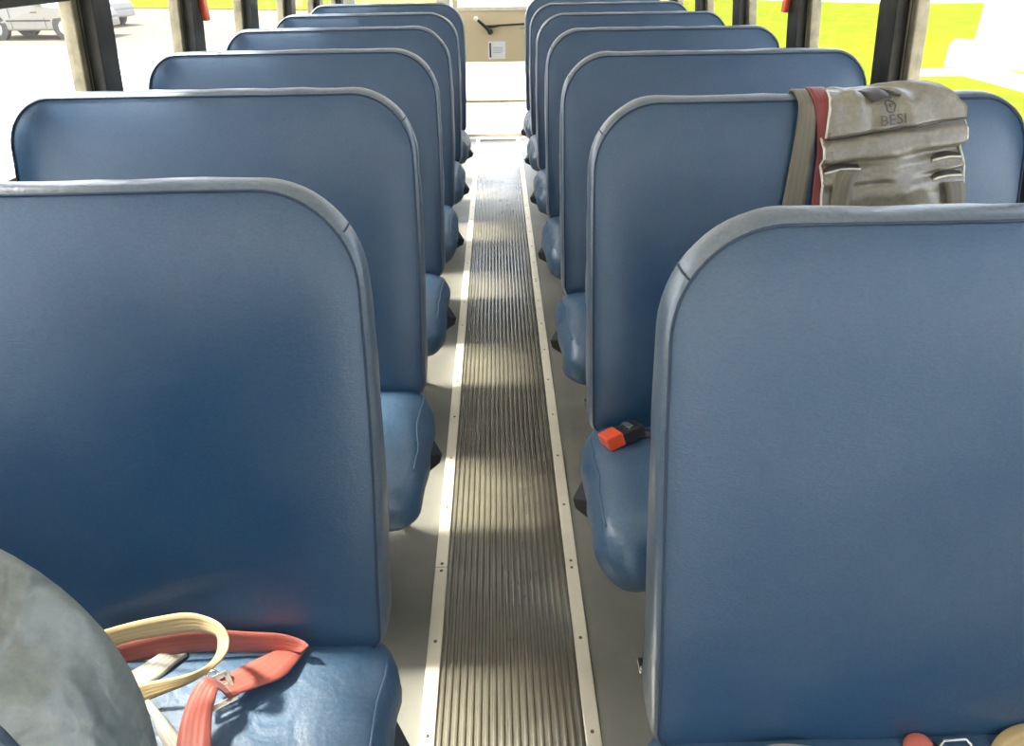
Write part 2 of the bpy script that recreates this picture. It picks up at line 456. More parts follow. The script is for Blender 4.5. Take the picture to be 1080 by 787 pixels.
tag(obj('trim_1', bm, M['trimw'], smooth=False, bevel=.002), 'pale end plate of the runner at the rear door', 'trim', kind='structure')

SILL, HEAD = .90, 1.80
def side_wall(s, nm):
    bm = bmesh.new()
    a, b = (s * XW, s * (XW + .06)) if s > 0 else (s * (XW + .06), s * XW)
    box(bm, a, b, YF, YB + .05, -.1, SILL)
    box(bm, a, b, YF, YB + .05, HEAD, 1.95, lean)
    tag(obj('wall_' + nm, bm, M['wall'], smooth=False), nm + ' side wall of the bus below and above the windows', 'wall', kind='structure')
    c0 = 2.435 if s < 0 else 2.392
    cs = [c0 + PITCH_Y * k for k in range(-6, 6)]
    tn = 2 if s < 0 else 40
    for i, c in enumerate(cs):
        root = bpy.data.objects.new('trim_%d' % (tn + i), None); COL.objects.link(root); root['kind'] = 'structure'
        root['label'] = 'black window pillar number %d on the %s wall' % (i + 1, nm); root['category'] = 'pillar'
        bm = bmesh.new()
        box(bm, *sorted((s * 1.216, s * 1.29)), c - .062, c + .0015, SILL - .02, HEAD + .05, lean)
        box(bm, *sorted((s * 1.222, s * 1.29)), c + .005, c + .062, SILL - .02, HEAD + .05, lean)
        box(bm, *sorted((s * 1.235, s * 1.29)), c + .001, c + .006, SILL - .02, HEAD + .05, lean)
        obj('pillar_cover', bm, M['pillar'], root, smooth=False, bevel=.004)
    wn = 1 if s < 0 else 21
    lo = [YF + .05] + [c for c in cs]
    hi = [c for c in cs] + [YB]
    for i, (y0, y1) in enumerate(zip(lo, hi)):
        y0 += .055; y1 -= .055
        if y1 - y0 < .2: continue
        root = bpy.data.objects.new('window_%d' % (wn + i), None); COL.objects.link(root)
        tag(root, 'side window number %d of the %s wall' % (i + 1, nm), 'window', kind='structure')
        bm = bmesh.new()
        X0, X1 = sorted((s * 1.252, s * 1.292))
        box(bm, X0, X1, y0, y0 + .045, SILL, HEAD, lean)
        box(bm, X0, X1, y1 - .05, y1 - .022, SILL, HEAD, lean)
        box(bm, X0, X1, y1 - .012, y1, SILL, HEAD, lean)
        box(bm, X0, X1, y0 + .045, y1 - .05, SILL, SILL + .03, lean)
        box(bm, X0, X1, y0 + .045, y1 - .05, HEAD - .03, HEAD, lean)
        obj('window_frame', bm, M['jamb'], root, smooth=False, bevel=.004)
        bm = bmesh.new()
        box(bm, X0 + .004, X1, y1 - .022, y1 - .012, SILL, HEAD, lean)
        obj('gasket', bm, M['jambd'], root, smooth=False)
        bm = bmesh.new()
        box(bm, X0, X1, y0 + .045, y1 - .05, 1.312, 1.352, lean)
        obj('sash_rail', bm, M['jambd'], root, smooth=False, bevel=.003)
        bm = bmesh.new()
        xm = s * 1.275
        box(bm, xm - .002, xm + .002, y0 + .04, y1 - .045, SILL + .02, HEAD - .02, lean)
        obj('window_pane', bm, M['glass'], root, smooth=False)
    # inner sill ledge
    bm = bmesh.new(); box(bm, *sorted((s * 1.225, s * 1.30)), YF, YB, SILL - .025, SILL + .004)
    tag(obj('trim_%d' % (tn + 20), bm, M['jamb'], smooth=False, bevel=.003), 'window sill ledge along the %s wall' % nm, 'trim', kind='structure')
    return cs
cl = side_wall(-1, 'left'); cr = side_wall(1, 'right')

# red emergency window handles on the second pillar of each side
for s, cs, nm in ((-1, cl, 'left'), (1, cr, 'right')):
    y = cs[7] + .03
    r = thing('emergency_window_handle', 'red emergency window release handle on the %s window pillar' % nm, 'handle', lean(s * 1.222, y, 1.2), 'red window handles')
    bm = bmesh.new(); box(bm, *sorted((s * -.030, s * -.010)), -.018, .022, -.012, .30)
    for v in bm.verts:
        if v.co.z < 0: v.co.y += .012; v.co.x *= 1.0
    obj('lever', bm, M['redp'], r, smooth=False, bevel=.006)
    bm = bmesh.new(); box(bm, *sorted((s * -.014, s * .004)), -.022, .014, .10, .34); obj('mount', bm, M['black'], r, smooth=False, bevel=.003)

# ceiling
bm = bmesh.new()
sec = [(-1.20, 1.85), (-1.10, 1.93), (-.9, 1.98), (-.5, 2.02), (0, 2.03), (.5, 2.02), (.9, 1.98), (1.10, 1.93), (1.20, 1.85)]
lo = [[bm.verts.new((x, y, z)) for x, z in sec] for y in (YF, YB + .05)]
up = [[bm.verts.new((x * 1.04, y, z + .05)) for x, z in sec] for y in (YF, YB + .05)]
for k in range(len(sec) - 1):
    bm.faces.new((lo[0][k], lo[0][k + 1], lo[1][k + 1], lo[1][k])); bm.faces.new((up[0][k], up[1][k], up[1][k + 1], up[0][k + 1]))
tag(obj('ceiling', bm, M['ceil']), 'off white curved bus ceiling', 'ceiling', kind='structure')

# rear wall with door opening and two rear windows
DW = .36
bm = bmesh.new()
for s in (-1, 1):
    box(bm, *sorted((s * DW, s * 1.28)), YB, YB + .05, -.1, .98)
    box(bm, *sorted((s * DW, s * 1.28)), YB, YB + .05, 1.62, 2.04)
    box(bm, *sorted((s * DW, s * .47)), YB, YB + .05, .98, 1.62)
    box(bm, *sorted((s * 1.12, s * 1.28)), YB, YB + .05, .98, 1.62)
box(bm, -DW, DW, YB, YB + .05, 1.80, 2.04)
tag(obj('wall_back', bm, M['wall'], smooth=False), 'rear wall of the bus around the emergency door', 'wall', kind='structure')
for i, s in enumerate((-1, 1)):
    bm = bmesh.new(); box(bm, *sorted((s * .47, s * 1.12)), YB + .02, YB + .026, .98, 1.62)
    tag(obj('window_%d' % (51 + i), bm, M['clear'], smooth=False), 'rear window %s of the emergency door' % ('left', 'right')[i], 'window', kind='structure')

door = bpy.data.objects.new('door_1', None); COL.objects.link(door)
tag(door, 'tan rear emergency door with black lever and glass panes', 'door', kind='structure')
bm = bmesh.new()
y0, y1 = YB - .012, YB + .03
box(bm, -.345, .345, y0, y1, .615, 1.000)
box(bm, -.345, -.30, y0, y1, .02, .615); box(bm, .30, .345, y0, y1, .02, .615)
box(bm, -.345, -.30, y0, y1, 1.0, 1.78); box(bm, .30, .345, y0, y1, 1.0, 1.78)
box(bm, -.30, .30, y0, y1, 1.70, 1.78)
obj('door_panel', bm, M['door'], door, smooth=False, bevel=.004)
bm = bmesh.new(); box(bm, -.30, .30, y0 - .004, y1, .296, .318)
o = obj('cross_bar', bm, M['gold'], door, smooth=False, bevel=.003); o['label'] = 'golden cross bar between the lower panes'
bm = bmesh.new(); box(bm, -.30, .30, y0, y1, .012, .04); obj('bottom_rail', bm, M['trimw'], door, smooth=False, bevel=.003)
bm = bmesh.new(); box(bm, -.31, .31, y0 - .012, y0 + .01, 1.0, 1.028)
obj('window_ledge', bm, M['trimw'], door, smooth=False, bevel=.003)
for a, b in ((.04, .298), (.316, .616), (1.02, 1.71)):
    bm = bmesh.new(); box(bm, -.302, .302, YB + .008, YB + .013, a, b); obj('door_pane', bm, M['clear'], door, smooth=False)
bm = bmesh.new()
tube(bm, [(-.150, y0 - .030, .938), (-.125, y0 - .034, .918), (-.088, y0 - .032, .888), (-.050, y0 - .028, .852), (-.034, y0 - .024, .838)], .011, 10, rs=[.009, .011, .012, .015, .016])
disc(bm, (-.045, y0 - .034, .846), (0, 1, 0), .022, .036, 14)
h = obj('door_lever', bm, M['black'], door); h['label'] = 'black release lever'
bm = bmesh.new(); bmesh.ops.create_uvsphere(bm, u_segments=16, v_segments=10, radius=.019, matrix=Matrix.Translation((-.158, y0 - .030, .944)))
k_ = obj('knob', bm, M['white'], h); k_['label'] = 'white knob'
bm = bmesh.new()
tube(bm, [(-.085, y0 - .022, .884), (-.02, y0 - .022, .886), (.04, y0 - .020, .893), (.26, y0 - .018, .901)], .008, 8, rs=[.012, .011, .007, .007])
obj('latch_rod', bm, M['black'], door)
bm = bmesh.new(); box(bm, -.064, .076, y0 - .004, y0, .640, .772); st = obj('sticker', bm, M['white'], door, smooth=False)
bm = bmesh.new(); box(bm, -.056, -.042, y0 - .0055, y0 - .003, .652, .762); obj('bar_print', bm, M['black'], st, smooth=False)
bm = bmesh.new()
for z in (.725, .712, .699, .686): box(bm, -.025, .055 - .012 * (z < .69), y0 - .0048, y0 - .003, z, z + .004)
obj('fine_print', bm, M['grey'], st, smooth=False)
bm = bmesh.new(); box(bm, .195, .245, y0 - .003, y0, .862, .870); obj('small_decal', bm, M['grey'], door, smooth=False)

# front of the bus behind the viewer: windscreen wall
bm = bmesh.new()
box(bm, -1.28, 1.28, YF - .06, YF, -.1, .86); box(bm, -1.28, 1.28, YF - .06, YF, 1.93, 2.05)
for x in (-1.28, -.03, 1.20): box(bm, x, x + .08, YF - .06, YF, .86, 1.93)
tag(obj('wall_front', bm, M['wall'], smooth=False), 'front wall of the bus around the windscreen', 'wall', kind='structure')
for i, (a, b) in enumerate(((-1.2, -.03), (.05, 1.2))):
    bm = bmesh.new(); box(bm, a, b, YF - .035, YF - .03, .86, 1.93)
    tag(obj('window_%d' % (61 + i), bm, M['clear'], smooth=False), 'windscreen half %d' % (i + 1), 'window', kind='structure')

# ------------------------------------------------------------------ loose belts on the first left seat
tan = [((-0.669, 0.768, 0.509), (-0.668, 0.76, 0.471)), ((-0.604, 0.773, 0.529), (-0.598, 0.766, 0.499)), ((-0.544, 0.772, 0.547), (-0.534, 0.765, 0.515)), ((-0.487, 0.766, 0.563), (-0.48, 0.758, 0.531)), ((-0.449, 0.756, 0.564), (-0.453, 0.75, 0.537)), ((-0.421, 0.737, 0.567), (-0.434, 0.737, 0.545)), ((-0.407, 0.72, 0.559), (-0.426, 0.722, 0.546)), ((-0.406, 0.698, 0.552), (-0.426, 0.705, 0.54)), ((-0.43, 0.694, 0.525), (-0.442, 0.696, 0.528)), ((-0.468, 0.692, 0.498), (-0.472, 0.696, 0.512)), ((-0.504, 0.686, 0.485), (-0.507, 0.696, 0.503)), ((-0.534, 0.68, 0.476), (-0.54, 0.694, 0.498)), ((-0.576, 0.667, 0.47), (-0.588, 0.682, 0.492))]
redback = [((-0.66, 0.772, 0.473), (-0.653, 0.762, 0.431)), ((-0.605, 0.775, 0.487), (-0.594, 0.767, 0.452)), ((-0.543, 0.779, 0.503), (-0.538, 0.77, 0.464)), ((-0.478, 0.783, 0.505), (-0.479, 0.774, 0.466)), ((-0.41, 0.785, 0.495), (-0.415, 0.776, 0.458)), ((-0.36, 0.784, 0.49), (-0.367, 0.776, 0.457)), ((-0.326, 0.776, 0.484), (-0.341, 0.771, 0.462)), ((-0.311, 0.763, 0.486), (-0.324, 0.76, 0.475))]
redfront = [((-0.321, 0.787, 0.457), (-0.373, 0.775, 0.46)), ((-0.33, 0.753, 0.464), (-0.392, 0.755, 0.468)), ((-0.344, 0.72, 0.47), (-0.41, 0.731, 0.48)), ((-0.379, 0.696, 0.478), (-0.421, 0.712, 0.488)), ((-0.404, 0.679, 0.484), (-0.429, 0.7, 0.492))]
redhang = [((-0.404, 0.679, 0.484), (-0.428, 0.698, 0.494)), ((-0.406, 0.671, 0.492), (-0.432, 0.691, 0.51)), ((-0.416, 0.672, 0.51), (-0.441, 0.683, 0.52)), ((-0.417, 0.657, 0.508), (-0.453, 0.667, 0.512)), ((-0.419, 0.641, 0.495), (-0.458, 0.635, 0.5)), ((-0.409, 0.598, 0.484), (-0.456, 0.6, 0.486)), ((-0.396, 0.55, 0.476), (-0.446, 0.554, 0.476))]
grey = [((-0.604, 0.736, 0.455), (-0.568, 0.695, 0.455)), ((-0.583, 0.748, 0.46), (-0.554, 0.721, 0.455)), ((-0.561, 0.762, 0.466), (-0.538, 0.735, 0.456)), ((-0.541, 0.778, 0.47), (-0.525, 0.755, 0.458)), ((-0.528, 0.793, 0.465), (-0.512, 0.775, 0.455))]
beige = [((-0.579, 0.704, 0.47), (-0.563, 0.71, 0.475)), ((-0.519, 0.659, 0.476), (-0.505, 0.661, 0.48)), ((-0.498, 0.632, 0.478), (-0.474, 0.632, 0.482)), ((-0.477, 0.606, 0.474), (-0.442, 0.606, 0.478)), ((-0.455, 0.574, 0.472), (-0.407, 0.576, 0.472))]

def belt(name, parts, m, label, cat='seat belt'):
    r = thing(name, label, cat, tuple(parts[0][0][0]), 'loose belts on the left cushion')
    o = Vector(parts[0][0][0])
    for p in parts:
        bm = bmesh.new(); ribbon(bm, [(Vector(a) - o, Vector(b) - o) for a, b in p])
        obj('webbing', bm, m, r)
    return r, o
belt('tan_seat_belt', [tan], M['tan'], 'tan webbing belt bent into a loop on the left cushion')
rb, ro = belt('red_seat_belt', [redback, redfront, redhang], M['red'], 'red webbing belt folded over with a metal buckle on the left cushion')
belt('grey_seat_belt', [grey], M['greyw'], 'short grey-tan belt lying beneath the tan loop')
belt('beige_seat_belt', [beige], M['beigew'], 'pale beige belt end beside the near grey seat corner, at the bottom edge')
bm = bmesh.new()
c = Vector((-.428, .685, .486)) - ro
ux = Vector((.80, .55, .0)).normalized(); uz = Vector((-.45, .62, .45)).normalized(); uy = ux.cross(uz).normalized()
def bx(bm, c, a, b, d, A, B, D):
    v = box(bm, -a, a, -b, b, -d, d)
    for q in v: q.co = c + A * q.co.x + B * q.co.y + D * q.co.z
for s in (-1, 1): bx(bm, c + uz * .019 * s, .022, .0045, .002, ux, uz, uy)
for s in (-1, 1): bx(bm, c + ux * .020 * s, .004, .021, .002, ux, uz, uy)
bx(bm, c + uz * .003, .020, .003, .002, ux, uz, uy)
bk = obj('buckle', bm, M['steel'], rb, smooth=False, bevel=.001); bk['label'] = 'steel slide buckle'
bm = bmesh.new()
cc = Vector((-.441, .707, .492)) - ro
tube(bm, [cc + (Vector((1, .1, 0)) * math.cos(a) + Vector((0, .5, .85)) * math.sin(a)) * .0085 for a in [2 * math.pi * k / 14 for k in range(14)]], .0022, 6, closed=True)
obj('ring', bm, M['steel'], rb)

# ------------------------------------------------------------------ red buckle on the second right seat
r = thing('belt_buckle', 'black belt buckle with red push button on the right cushion below the harness', 'buckle', (.268, 1.335, .458))
A_ = Vector((.86, .34, .22)).normalized(); B_ = Vector((-.30, .90, -.3)); B_ = (B_ - A_ * B_.dot(A_)).normalized(); D_ = A_.cross(B_)
if D_.z < 0: D_ = -D_
bm = bmesh.new(); bx(bm, Vector((.012, .004, .010)), .036, .027, .014, A_, B_, D_)
obj('housing', bm, M['black'], r, smooth=False, bevel=.004)
bm = bmesh.new(); bx(bm, Vector((0, .0, .012)) - A_ * .026 , .020, .0275, .0155, A_, B_, D_)
obj('push_button', bm, M['redp'], r, smooth=False, bevel=.003)
bm = bmesh.new(); bx(bm, Vector((.0, -.0, .008)) + A_ * .022 + D_ * .016, .007, .018, .003, A_, B_, D_)
obj('tongue', bm, M['steel'], r, smooth=False, bevel=.001)
bm = bmesh.new(); ribbon(bm, [((.025, .010, .020), (.030, -.004, .006)), ((.055, .018, .010), (.058, .002, -.004)), ((.10, .022, .0), (.105, .004, -.006)), ((.16, .028, -.002), (.16, .008, -.006))])
obj('webbing', bm, M['black'], r)

# ------------------------------------------------------------------ bits on the nearest right cushion
r = thing('grey_seat_belt', 'thin grey belt edge at the foot of the lower right backrest', 'seat belt', (.40, .585, .455))
bm = bmesh.new(); ribbon(bm, [((-.085, .0, -.004), (-.08, -.02, -.012)), ((-.05, .010, .002), (-.05, -.03, -.006)), ((-.02, .012, .006), (-.02, -.03, -.004)), ((.02, .010, .002), (.02, -.03, -.008)), ((.055, .006, -.006), (.055, -.03, -.012))])
obj('webbing', bm, M['beigew'], r)
r = thing('buckle_latch', 'coral red buckle tip at the foot of the lower right backrest', 'buckle', (.572, .592, .452))
bm = bmesh.new()
bmesh.ops.create_uvsphere(bm, u_segments=20, v_segments=12, radius=1, matrix=Matrix.Translation((0, 0, .002)) @ Matrix.Rotation(.3, 4, 'Z') @ Matrix.Diagonal((.021, .018, .015, 1)))
for v in bm.verts:
    if v.co.z > .010: v.co.z = .010 + (v.co.z - .010) * .4
obj('button', bm, M['redk'], r)
bm = bmesh.new(); bx(bm, Vector((.004, -.012, -.004)), .022, .018, .010, Vector((1, 0, 0)), Vector((0, 1, 0)), Vector((0, 0, 1))); obj('housing', bm, M['black'], r, smooth=False, bevel=.003)
r = thing('belt_tongue', 'bright metal belt tongue beside the coral red buckle tip', 'buckle', (.62, .592, .455))
bm = bmesh.new(); tube(bm, [(-.022, -.004, 0), (-.012, .004, .004), (.02, .006, .004), (.026, .0, 0), (.02, -.03, -.006), (-.018, -.03, -.006)], .0028, 8, closed=True)
obj('tongue', bm, M['steel'], r)
r = thing('tan_seat_belt', 'tan webbing belt arching up at the lower right corner', 'seat belt', (.72, .57, .46))
bm = bmesh.new(); ribbon(bm, [((-.062, .005, -.012), (-.045, -.045, -.016)), ((-.042, .024, .000), (-.03, -.025, -.004)), ((-.018, .036, .008), (-.008, -.015, .004)), ((.012, .040, .013), (.018, -.012, .010)), ((.06, .036, .012), (.06, -.015, .010)), ((.12, .02, .0), (.12, -.03, .0))])
obj('webbing', bm, M['tan'], r)

# ------------------------------------------------------------------ harness vest over the second right seat
RID = RY + PITCH_Y
def vp(x, z, d):
    """point on the front of that seat's back, d metres out from it; above the top it rolls over the edge"""
    s = z - 1.118
    if s <= 0: return Vector((x, RID - (.046 + .052 * min(1, max(0, (TOP - z) / .55))) - .019 + REC * (z - TOP) - d, z))
    L = .045                      # quarter roll then along the top, then down behind
    path = [(-.074, 1.118), (-.066, 1.134), (-.052, 1.143), (-.03, 1.147), (.004, 1.146), (.022, 1.140), (.026, 1.10), (.018, 1.04), (.006, .98)]
    # cumulative length
    for (ya, za), (yb, zb) in zip(path, path[1:]):
        l = math.hypot(yb - ya, zb - za)
        if s <= l:
            t = s / l; y, zz = ya + (yb - ya) * t, za + (zb - za) * t
            ny, nz = -(zb - za) / l, (yb - ya) / l
            return Vector((x, RID + y + ny * d, zz + nz * d))
        s -= l
    return Vector((x, RID + path[-1][0] + d, path[-1][1] - s))
vest = thing('harness_vest', 'shiny taupe child harness vest draped over the second right backrest', 'harness', (0, 0, 0))
def sheet(name, fn, ns, nt_, m, parent, th=.006):
    bm = bmesh.new()
    f = [[bm.verts.new(fn(i / ns, j / nt_, 0)) for i in range(ns + 1)] for j in range(nt_ + 1)]
    b = [[bm.verts.new(fn(i / ns, j / nt_, th)) for i in range(ns + 1)] for j in range(nt_ + 1)]
    for j in range(nt_):
        for i in range(ns):
            bm.faces.new((f[j][i], f[j][i + 1], f[j + 1][i + 1], f[j + 1][i])); bm.faces.new((b[j][i], b[j + 1][i], b[j + 1][i + 1], b[j][i + 1]))
    for j in range(nt_):
        for i in (0, ns): bm.faces.new((f[j][i], f[j + 1][i], b[j + 1][i], b[j][i]))
    for i in range(ns):
        for j in (0, nt_): bm.faces.new((f[j][i], f[j][i + 1], b[j][i + 1], b[j][i]))
    return obj(name, bm, m, parent)
def gs(x, c, w): return math.exp(-((x - c) / w) ** 2)
def flap(s, t, back):
    z = 1.070 + t * .20                                   # arc length up and over
    xl = .693 + .012 * min(1, t * 2); xr = .986 - max(0, t - .10) * .23
    z += (1 - t) * (.036 * s)
    x = xl + (xr - xl) * s
    d = .022 - .016 * min(1, t * 1.8) + .004 * gs(s, .2, .08) * (1 - t) - .005 * gs(s, .33, .04) + .004 * gs(s, .62, .05) + .002 * math.sin(s * 21 + t * 5)
    d -= back
    p = vp(x, z, d)
    lift = .017 * max(0, 1 - (1 - s) / .40) ** 1.2 * math.sin(math.pi * min(1, max(0, (t - .15) / .7)))   # the right corner stands up in a peak
    p.z += lift
    return p
sheet('shoulder_flap', flap, 40, 26, M['vest'], vest)
def panel(s, t, back):
    zt = 1.068 + .034 * s; z = zt - t * .21
    xl = .688 + .004 * t; xr = .990 + .006 * t - .004 * gs(t, .3, .15)
    x = xl + (xr - xl) * s
    d = .012 + .018 * math.sin(math.pi * min(1, t * 2.6)) ** .6 * (t < .385) + .014 * (t >= .385)
    d += .010 * gs(s, .5, .22) * gs(t, .45, .2)
    cl = gs(t, .27, .035) * (1 / (1 + math.exp((s - .42) * 18)))          # left crease
    cr_ = gs(t, .27, .045) * (1 / (1 + math.exp((.66 - s) * 18)))
    c3 = gs(t, .46, .03) * (1 / (1 + math.exp((.70 - s) * 20)))
    c4 = gs(t, .47, .03) * gs(s, .36, .16)
    d += .012 * gs(s, .5, .3) * gs(t, .55, .12) + .008 * gs(s, .1, .1) * gs(t, .4, .05) + .010 * gs(s, .88, .1) * gs(t, .41, .04)
    d -= .026 * cl + .028 * cr_ + .016 * c3 + .012 * c4
    d += .003 * noise.noise(Vector((s * 6, t * 7, 3))) + .0015 * noise.noise(Vector((s * 18, t * 16, 1)))
    if t < .04: d *= .6
    return vp(x, z, max(d, .003) - back * .5)
pan = sheet('back_panel', panel, 56, 44, M['vest'], vest)
# fold edge, edge welts and slot rims
def surf(fn, s, t, dd=0.0): 
    p = fn(s, t, 0); p.y -= dd; return p
bm = bmesh.new(); tube(bm, [surf(flap, k / 24, 0.0, .001) for k in range(25)], .0022, 6); obj('fold_seam', bm, M['vestd'], vest)
for pts_ in ([flap(0, k / 12, .002) for k in range(11)], [panel(0, k / 12, .002) for k in range(13)], [panel(1, k / 12, .002) for k in range(13)]):
    bm = bmesh.new(); tube(bm, pts_, .0026, 6); obj('edge_welt', bm, M['rim'], vest)
for (s0, s1, t) in ((.02, .27, .315), (.78, .985, .335), (.77, .985, .50)):
    bm = bmesh.new(); L = [surf(panel, s0 + (s1 - s0) * k / 10, t - .012 * math.sin(math.pi * k / 10), .003) for k in range(11)]
    tube(bm, L, .0024, 6); rim = obj('slot_rim', bm, M['rim'], vest); rim['label'] = 'pale stitched slot edge'
    bm = bmesh.new()
    U = [surf(panel, s0 + (s1 - s0) * k / 10, t - .016 * math.sin(math.pi * k / 10), .002) for k in range(11)]
    D = [surf(panel, s0 + (s1 - s0) * k / 10, t - .024 - .026 * math.sin(math.pi * k / 10), .002) for k in range(11)]
    ribbon(bm, list(zip(U, D)), .002, 2); obj('slot', bm, M['vestd'], vest)
for path in ([(.20, .30, .14), (.14, .38, .13), (.12, .55, .13), (.10, .75, .13), (.10, 1.0, .13)], [(.90, .52, .15), (.93, .60, .15), (.95, .75, .15), (.95, 1.0, .15)]):
    bm = bmesh.new(); ribbon(bm, [(surf(panel, max(.005, s - w / 2), t, .010), surf(panel, min(.998, s + w / 2), t + .02, .010)) for s, t, w in path], .002)
    o = obj('slot_strap', bm, M['taupe'], vest); o['label'] = 'grey-taupe strap threaded through a slot'
# top buckle loop
bm = bmesh.new(); ribbon(bm, [(surf(flap, .345, t, .006 + .002), surf(flap, .52, t, .006 + .002)) for t in (.285, .33, .38, .44, .52)], .004)
o = obj('top_loop', bm, M['vestd'], vest); o['label'] = 'dark loop at the top centre'
bm = bmesh.new(); tube(bm, [surf(flap, .33, .42, .006), surf(flap, .335, .30, .009), surf(flap, .345, .275, .009), surf(flap, .52, .275, .009)], .0016, 6); tube(bm, [surf(flap, .535, .42, .006), surf(flap, .56, .33, .009), surf(flap, .575, .255, .007)], .003, 6)
obj('loop_edge', bm, M['vestd'], vest)
# embossed mark and letters
def text(body, size, parent, m, place):
    cu = bpy.data.curves.new('lettering', 'FONT'); cu.body = body; cu.size = size; cu.extrude = .0; cu.align_x = 'CENTER'; cu.space_character = 1.08; cu.resolution_u = 3
    t = bpy.data.objects.new('lettering', cu); COL.objects.link(t)
    dg = bpy.context.evaluated_depsgraph_get(); me = bpy.data.meshes.new_from_object(t.evaluated_get(dg))
    COL.objects.unlink(t); bpy.data.objects.remove(t)
    bm = bmesh.new(); bm.from_mesh(me)
    g = bmesh.ops.extrude_face_region(bm, geom=bm.faces[:])
    for e in g['geom']:
        if isinstance(e, bmesh.types.BMVert): e.co.z -= .001
    for v in bm.verts: v.co = place(v.co.x, v.co.y, v.co.z)
    return obj('lettering', bm, m, parent, smooth=False)
def onflap(x, y, z):
    s = (x + .831 - .697) / .285; t = (y + .009) / .20 - s * 0.03
    p = flap(s, max(0, t), 0); p.y -= .0065 + z; p.z += .0035; return p
lt = text('BESI', .030, vest, M['vestm'], onflap); lt['label'] = 'embossed letters BESI'
bm = bmesh.new()
tube(bm, [onflap(.0105 * math.cos(a), .034 + .0095 * math.sin(a), 0) for a in [2 * math.pi * k / 18 for k in range(18)]], .0016, 6, closed=True)
tube(bm, [onflap(.004 * math.cos(a) + .002, .032 + .004 * math.sin(a), 0) for a in [2 * math.pi * k / 12 for k in range(9)]], .0014, 6)
obj('emblem', bm, M['vestm'], vest)
# side straps over the back
bm = bmesh.new(); ribbon(bm, [(vp(x, z, d), vp(x + w, z, d)) for x, z, w, d in ((.640, 1.30, .034, .004), (.638, 1.20, .034, .003), (.637, 1.14, .034, .004), (.636, 1.11, .038, .006), (.629, 1.05, .043, .008), (.620, .98, .047, .006), (.610, .90, .050, .004))], .003)
o = obj('side_strap', bm, M['taupe'], vest); o['label'] = 'taupe strap'
bm = bmesh.new(); ribbon(bm, [(vp(x, z, d), vp(x + w, z, d2)) for x, z, w, d, d2 in ((.676, 1.30, .034, .006, .006), (.670, 1.20, .036, .006, .006), (.668, 1.14, .038, .008, .008), (.674, 1.11, .030, .006, .012), (.682, 1.05, .022, .002, .012), (.680, .98, .018, .002, .010), (.676, .90, .018, .002, .010))], .003)
o = obj('side_strap', bm, M['maroon'], vest); o['label'] = 'maroon red strap'

# ------------------------------------------------------------------ outside
def flat(name, x0, x1, y0, y1, z0, z1, m, label, cat='ground'):
    bm = bmesh.new(); box(bm, x0, x1, y0, y1, z0, z1)
    return tag(obj(name, bm, m, smooth=False), label, cat, kind='structure')
flat('ground_pavement', -70, 70, -40, 80, GROUND - .3, GROUND, M['pave'], 'pale sunlit paved yard around the bus')
def lawn(name, pts, label, m='grass', cat='lawn', h=.04):
    bm = bmesh.new()
    lo_ = [bm.verts.new((x, y, GROUND - .1)) for x, y in pts]; hi_ = [bm.verts.new((x, y, GROUND + h)) for x, y in pts]
    bm.faces.new(hi_); bm.faces.new(lo_[::-1])
    for k in range(len(pts)): bm.faces.new((lo_[k], lo_[(k + 1) % len(pts)], hi_[(k + 1) % len(pts)], hi_[k]))
    return tag(obj(name, bm, M[m], smooth=False), label, cat, kind='structure')
lawn('lawn_left', [(-60, 52), (-17.9, 41.4), (-10.7, 38.5), (-2.5, 36), (-2.5, 75), (-60, 75)], 'yellow-green lawn beyond the paved yard on the left')
lawn('ground_lot', [(-60, 27), (-14, 24.3), (-8, 21), (-3, 17), (-2.5, 45), (-60, 60)], 'tan asphalt of the car park on the left', 'lot', 'ground', .01)
lawn('lawn_right', [(5.0, 4), (30, 4), (30, 36), (18.5, 35.7), (11.9, 40.9), (5.5, 41), (5.0, 14)], 'yellow-green lawn outside the right windows')
flat('kerb_path', 8.2, 10.6, 15.45, 16.35, GROUND, GROUND + .06, M['kerb'], 'white concrete path across the right lawn', 'path')
flat('driveway', 9.45, 24, 8, 15.40, GROUND, GROUND + .06, M['kerb'], 'pale driveway in front of the white building', 'path')
bld = thing('white_building', 'overexposed white building with a low step, outside the right window', 'building', (10.05, 16.4, GROUND), None, -.60)
bm = bmesh.new(); box(bm, 0, 14, 0, 6, 0, 3.4); obj('wall', bm, M['bwhite'], bld, smooth=False)
bm = bmesh.new(); box(bm, -.45, 0, .15, 1.2, 0, .50); obj('step', bm, M['bwhite'], bld, smooth=False, bevel=.02)
bm = bmesh.new(); box(bm, .15, 14, -.06, 0, .0, .10); obj('base_strip', bm, M['gold'], bld, smooth=False)
bm = bmesh.new(); box(bm, -.15, 14.15, -.3, 6.3, 3.4, 3.6); obj('roof', bm, M['bwhite'], bld, smooth=False)

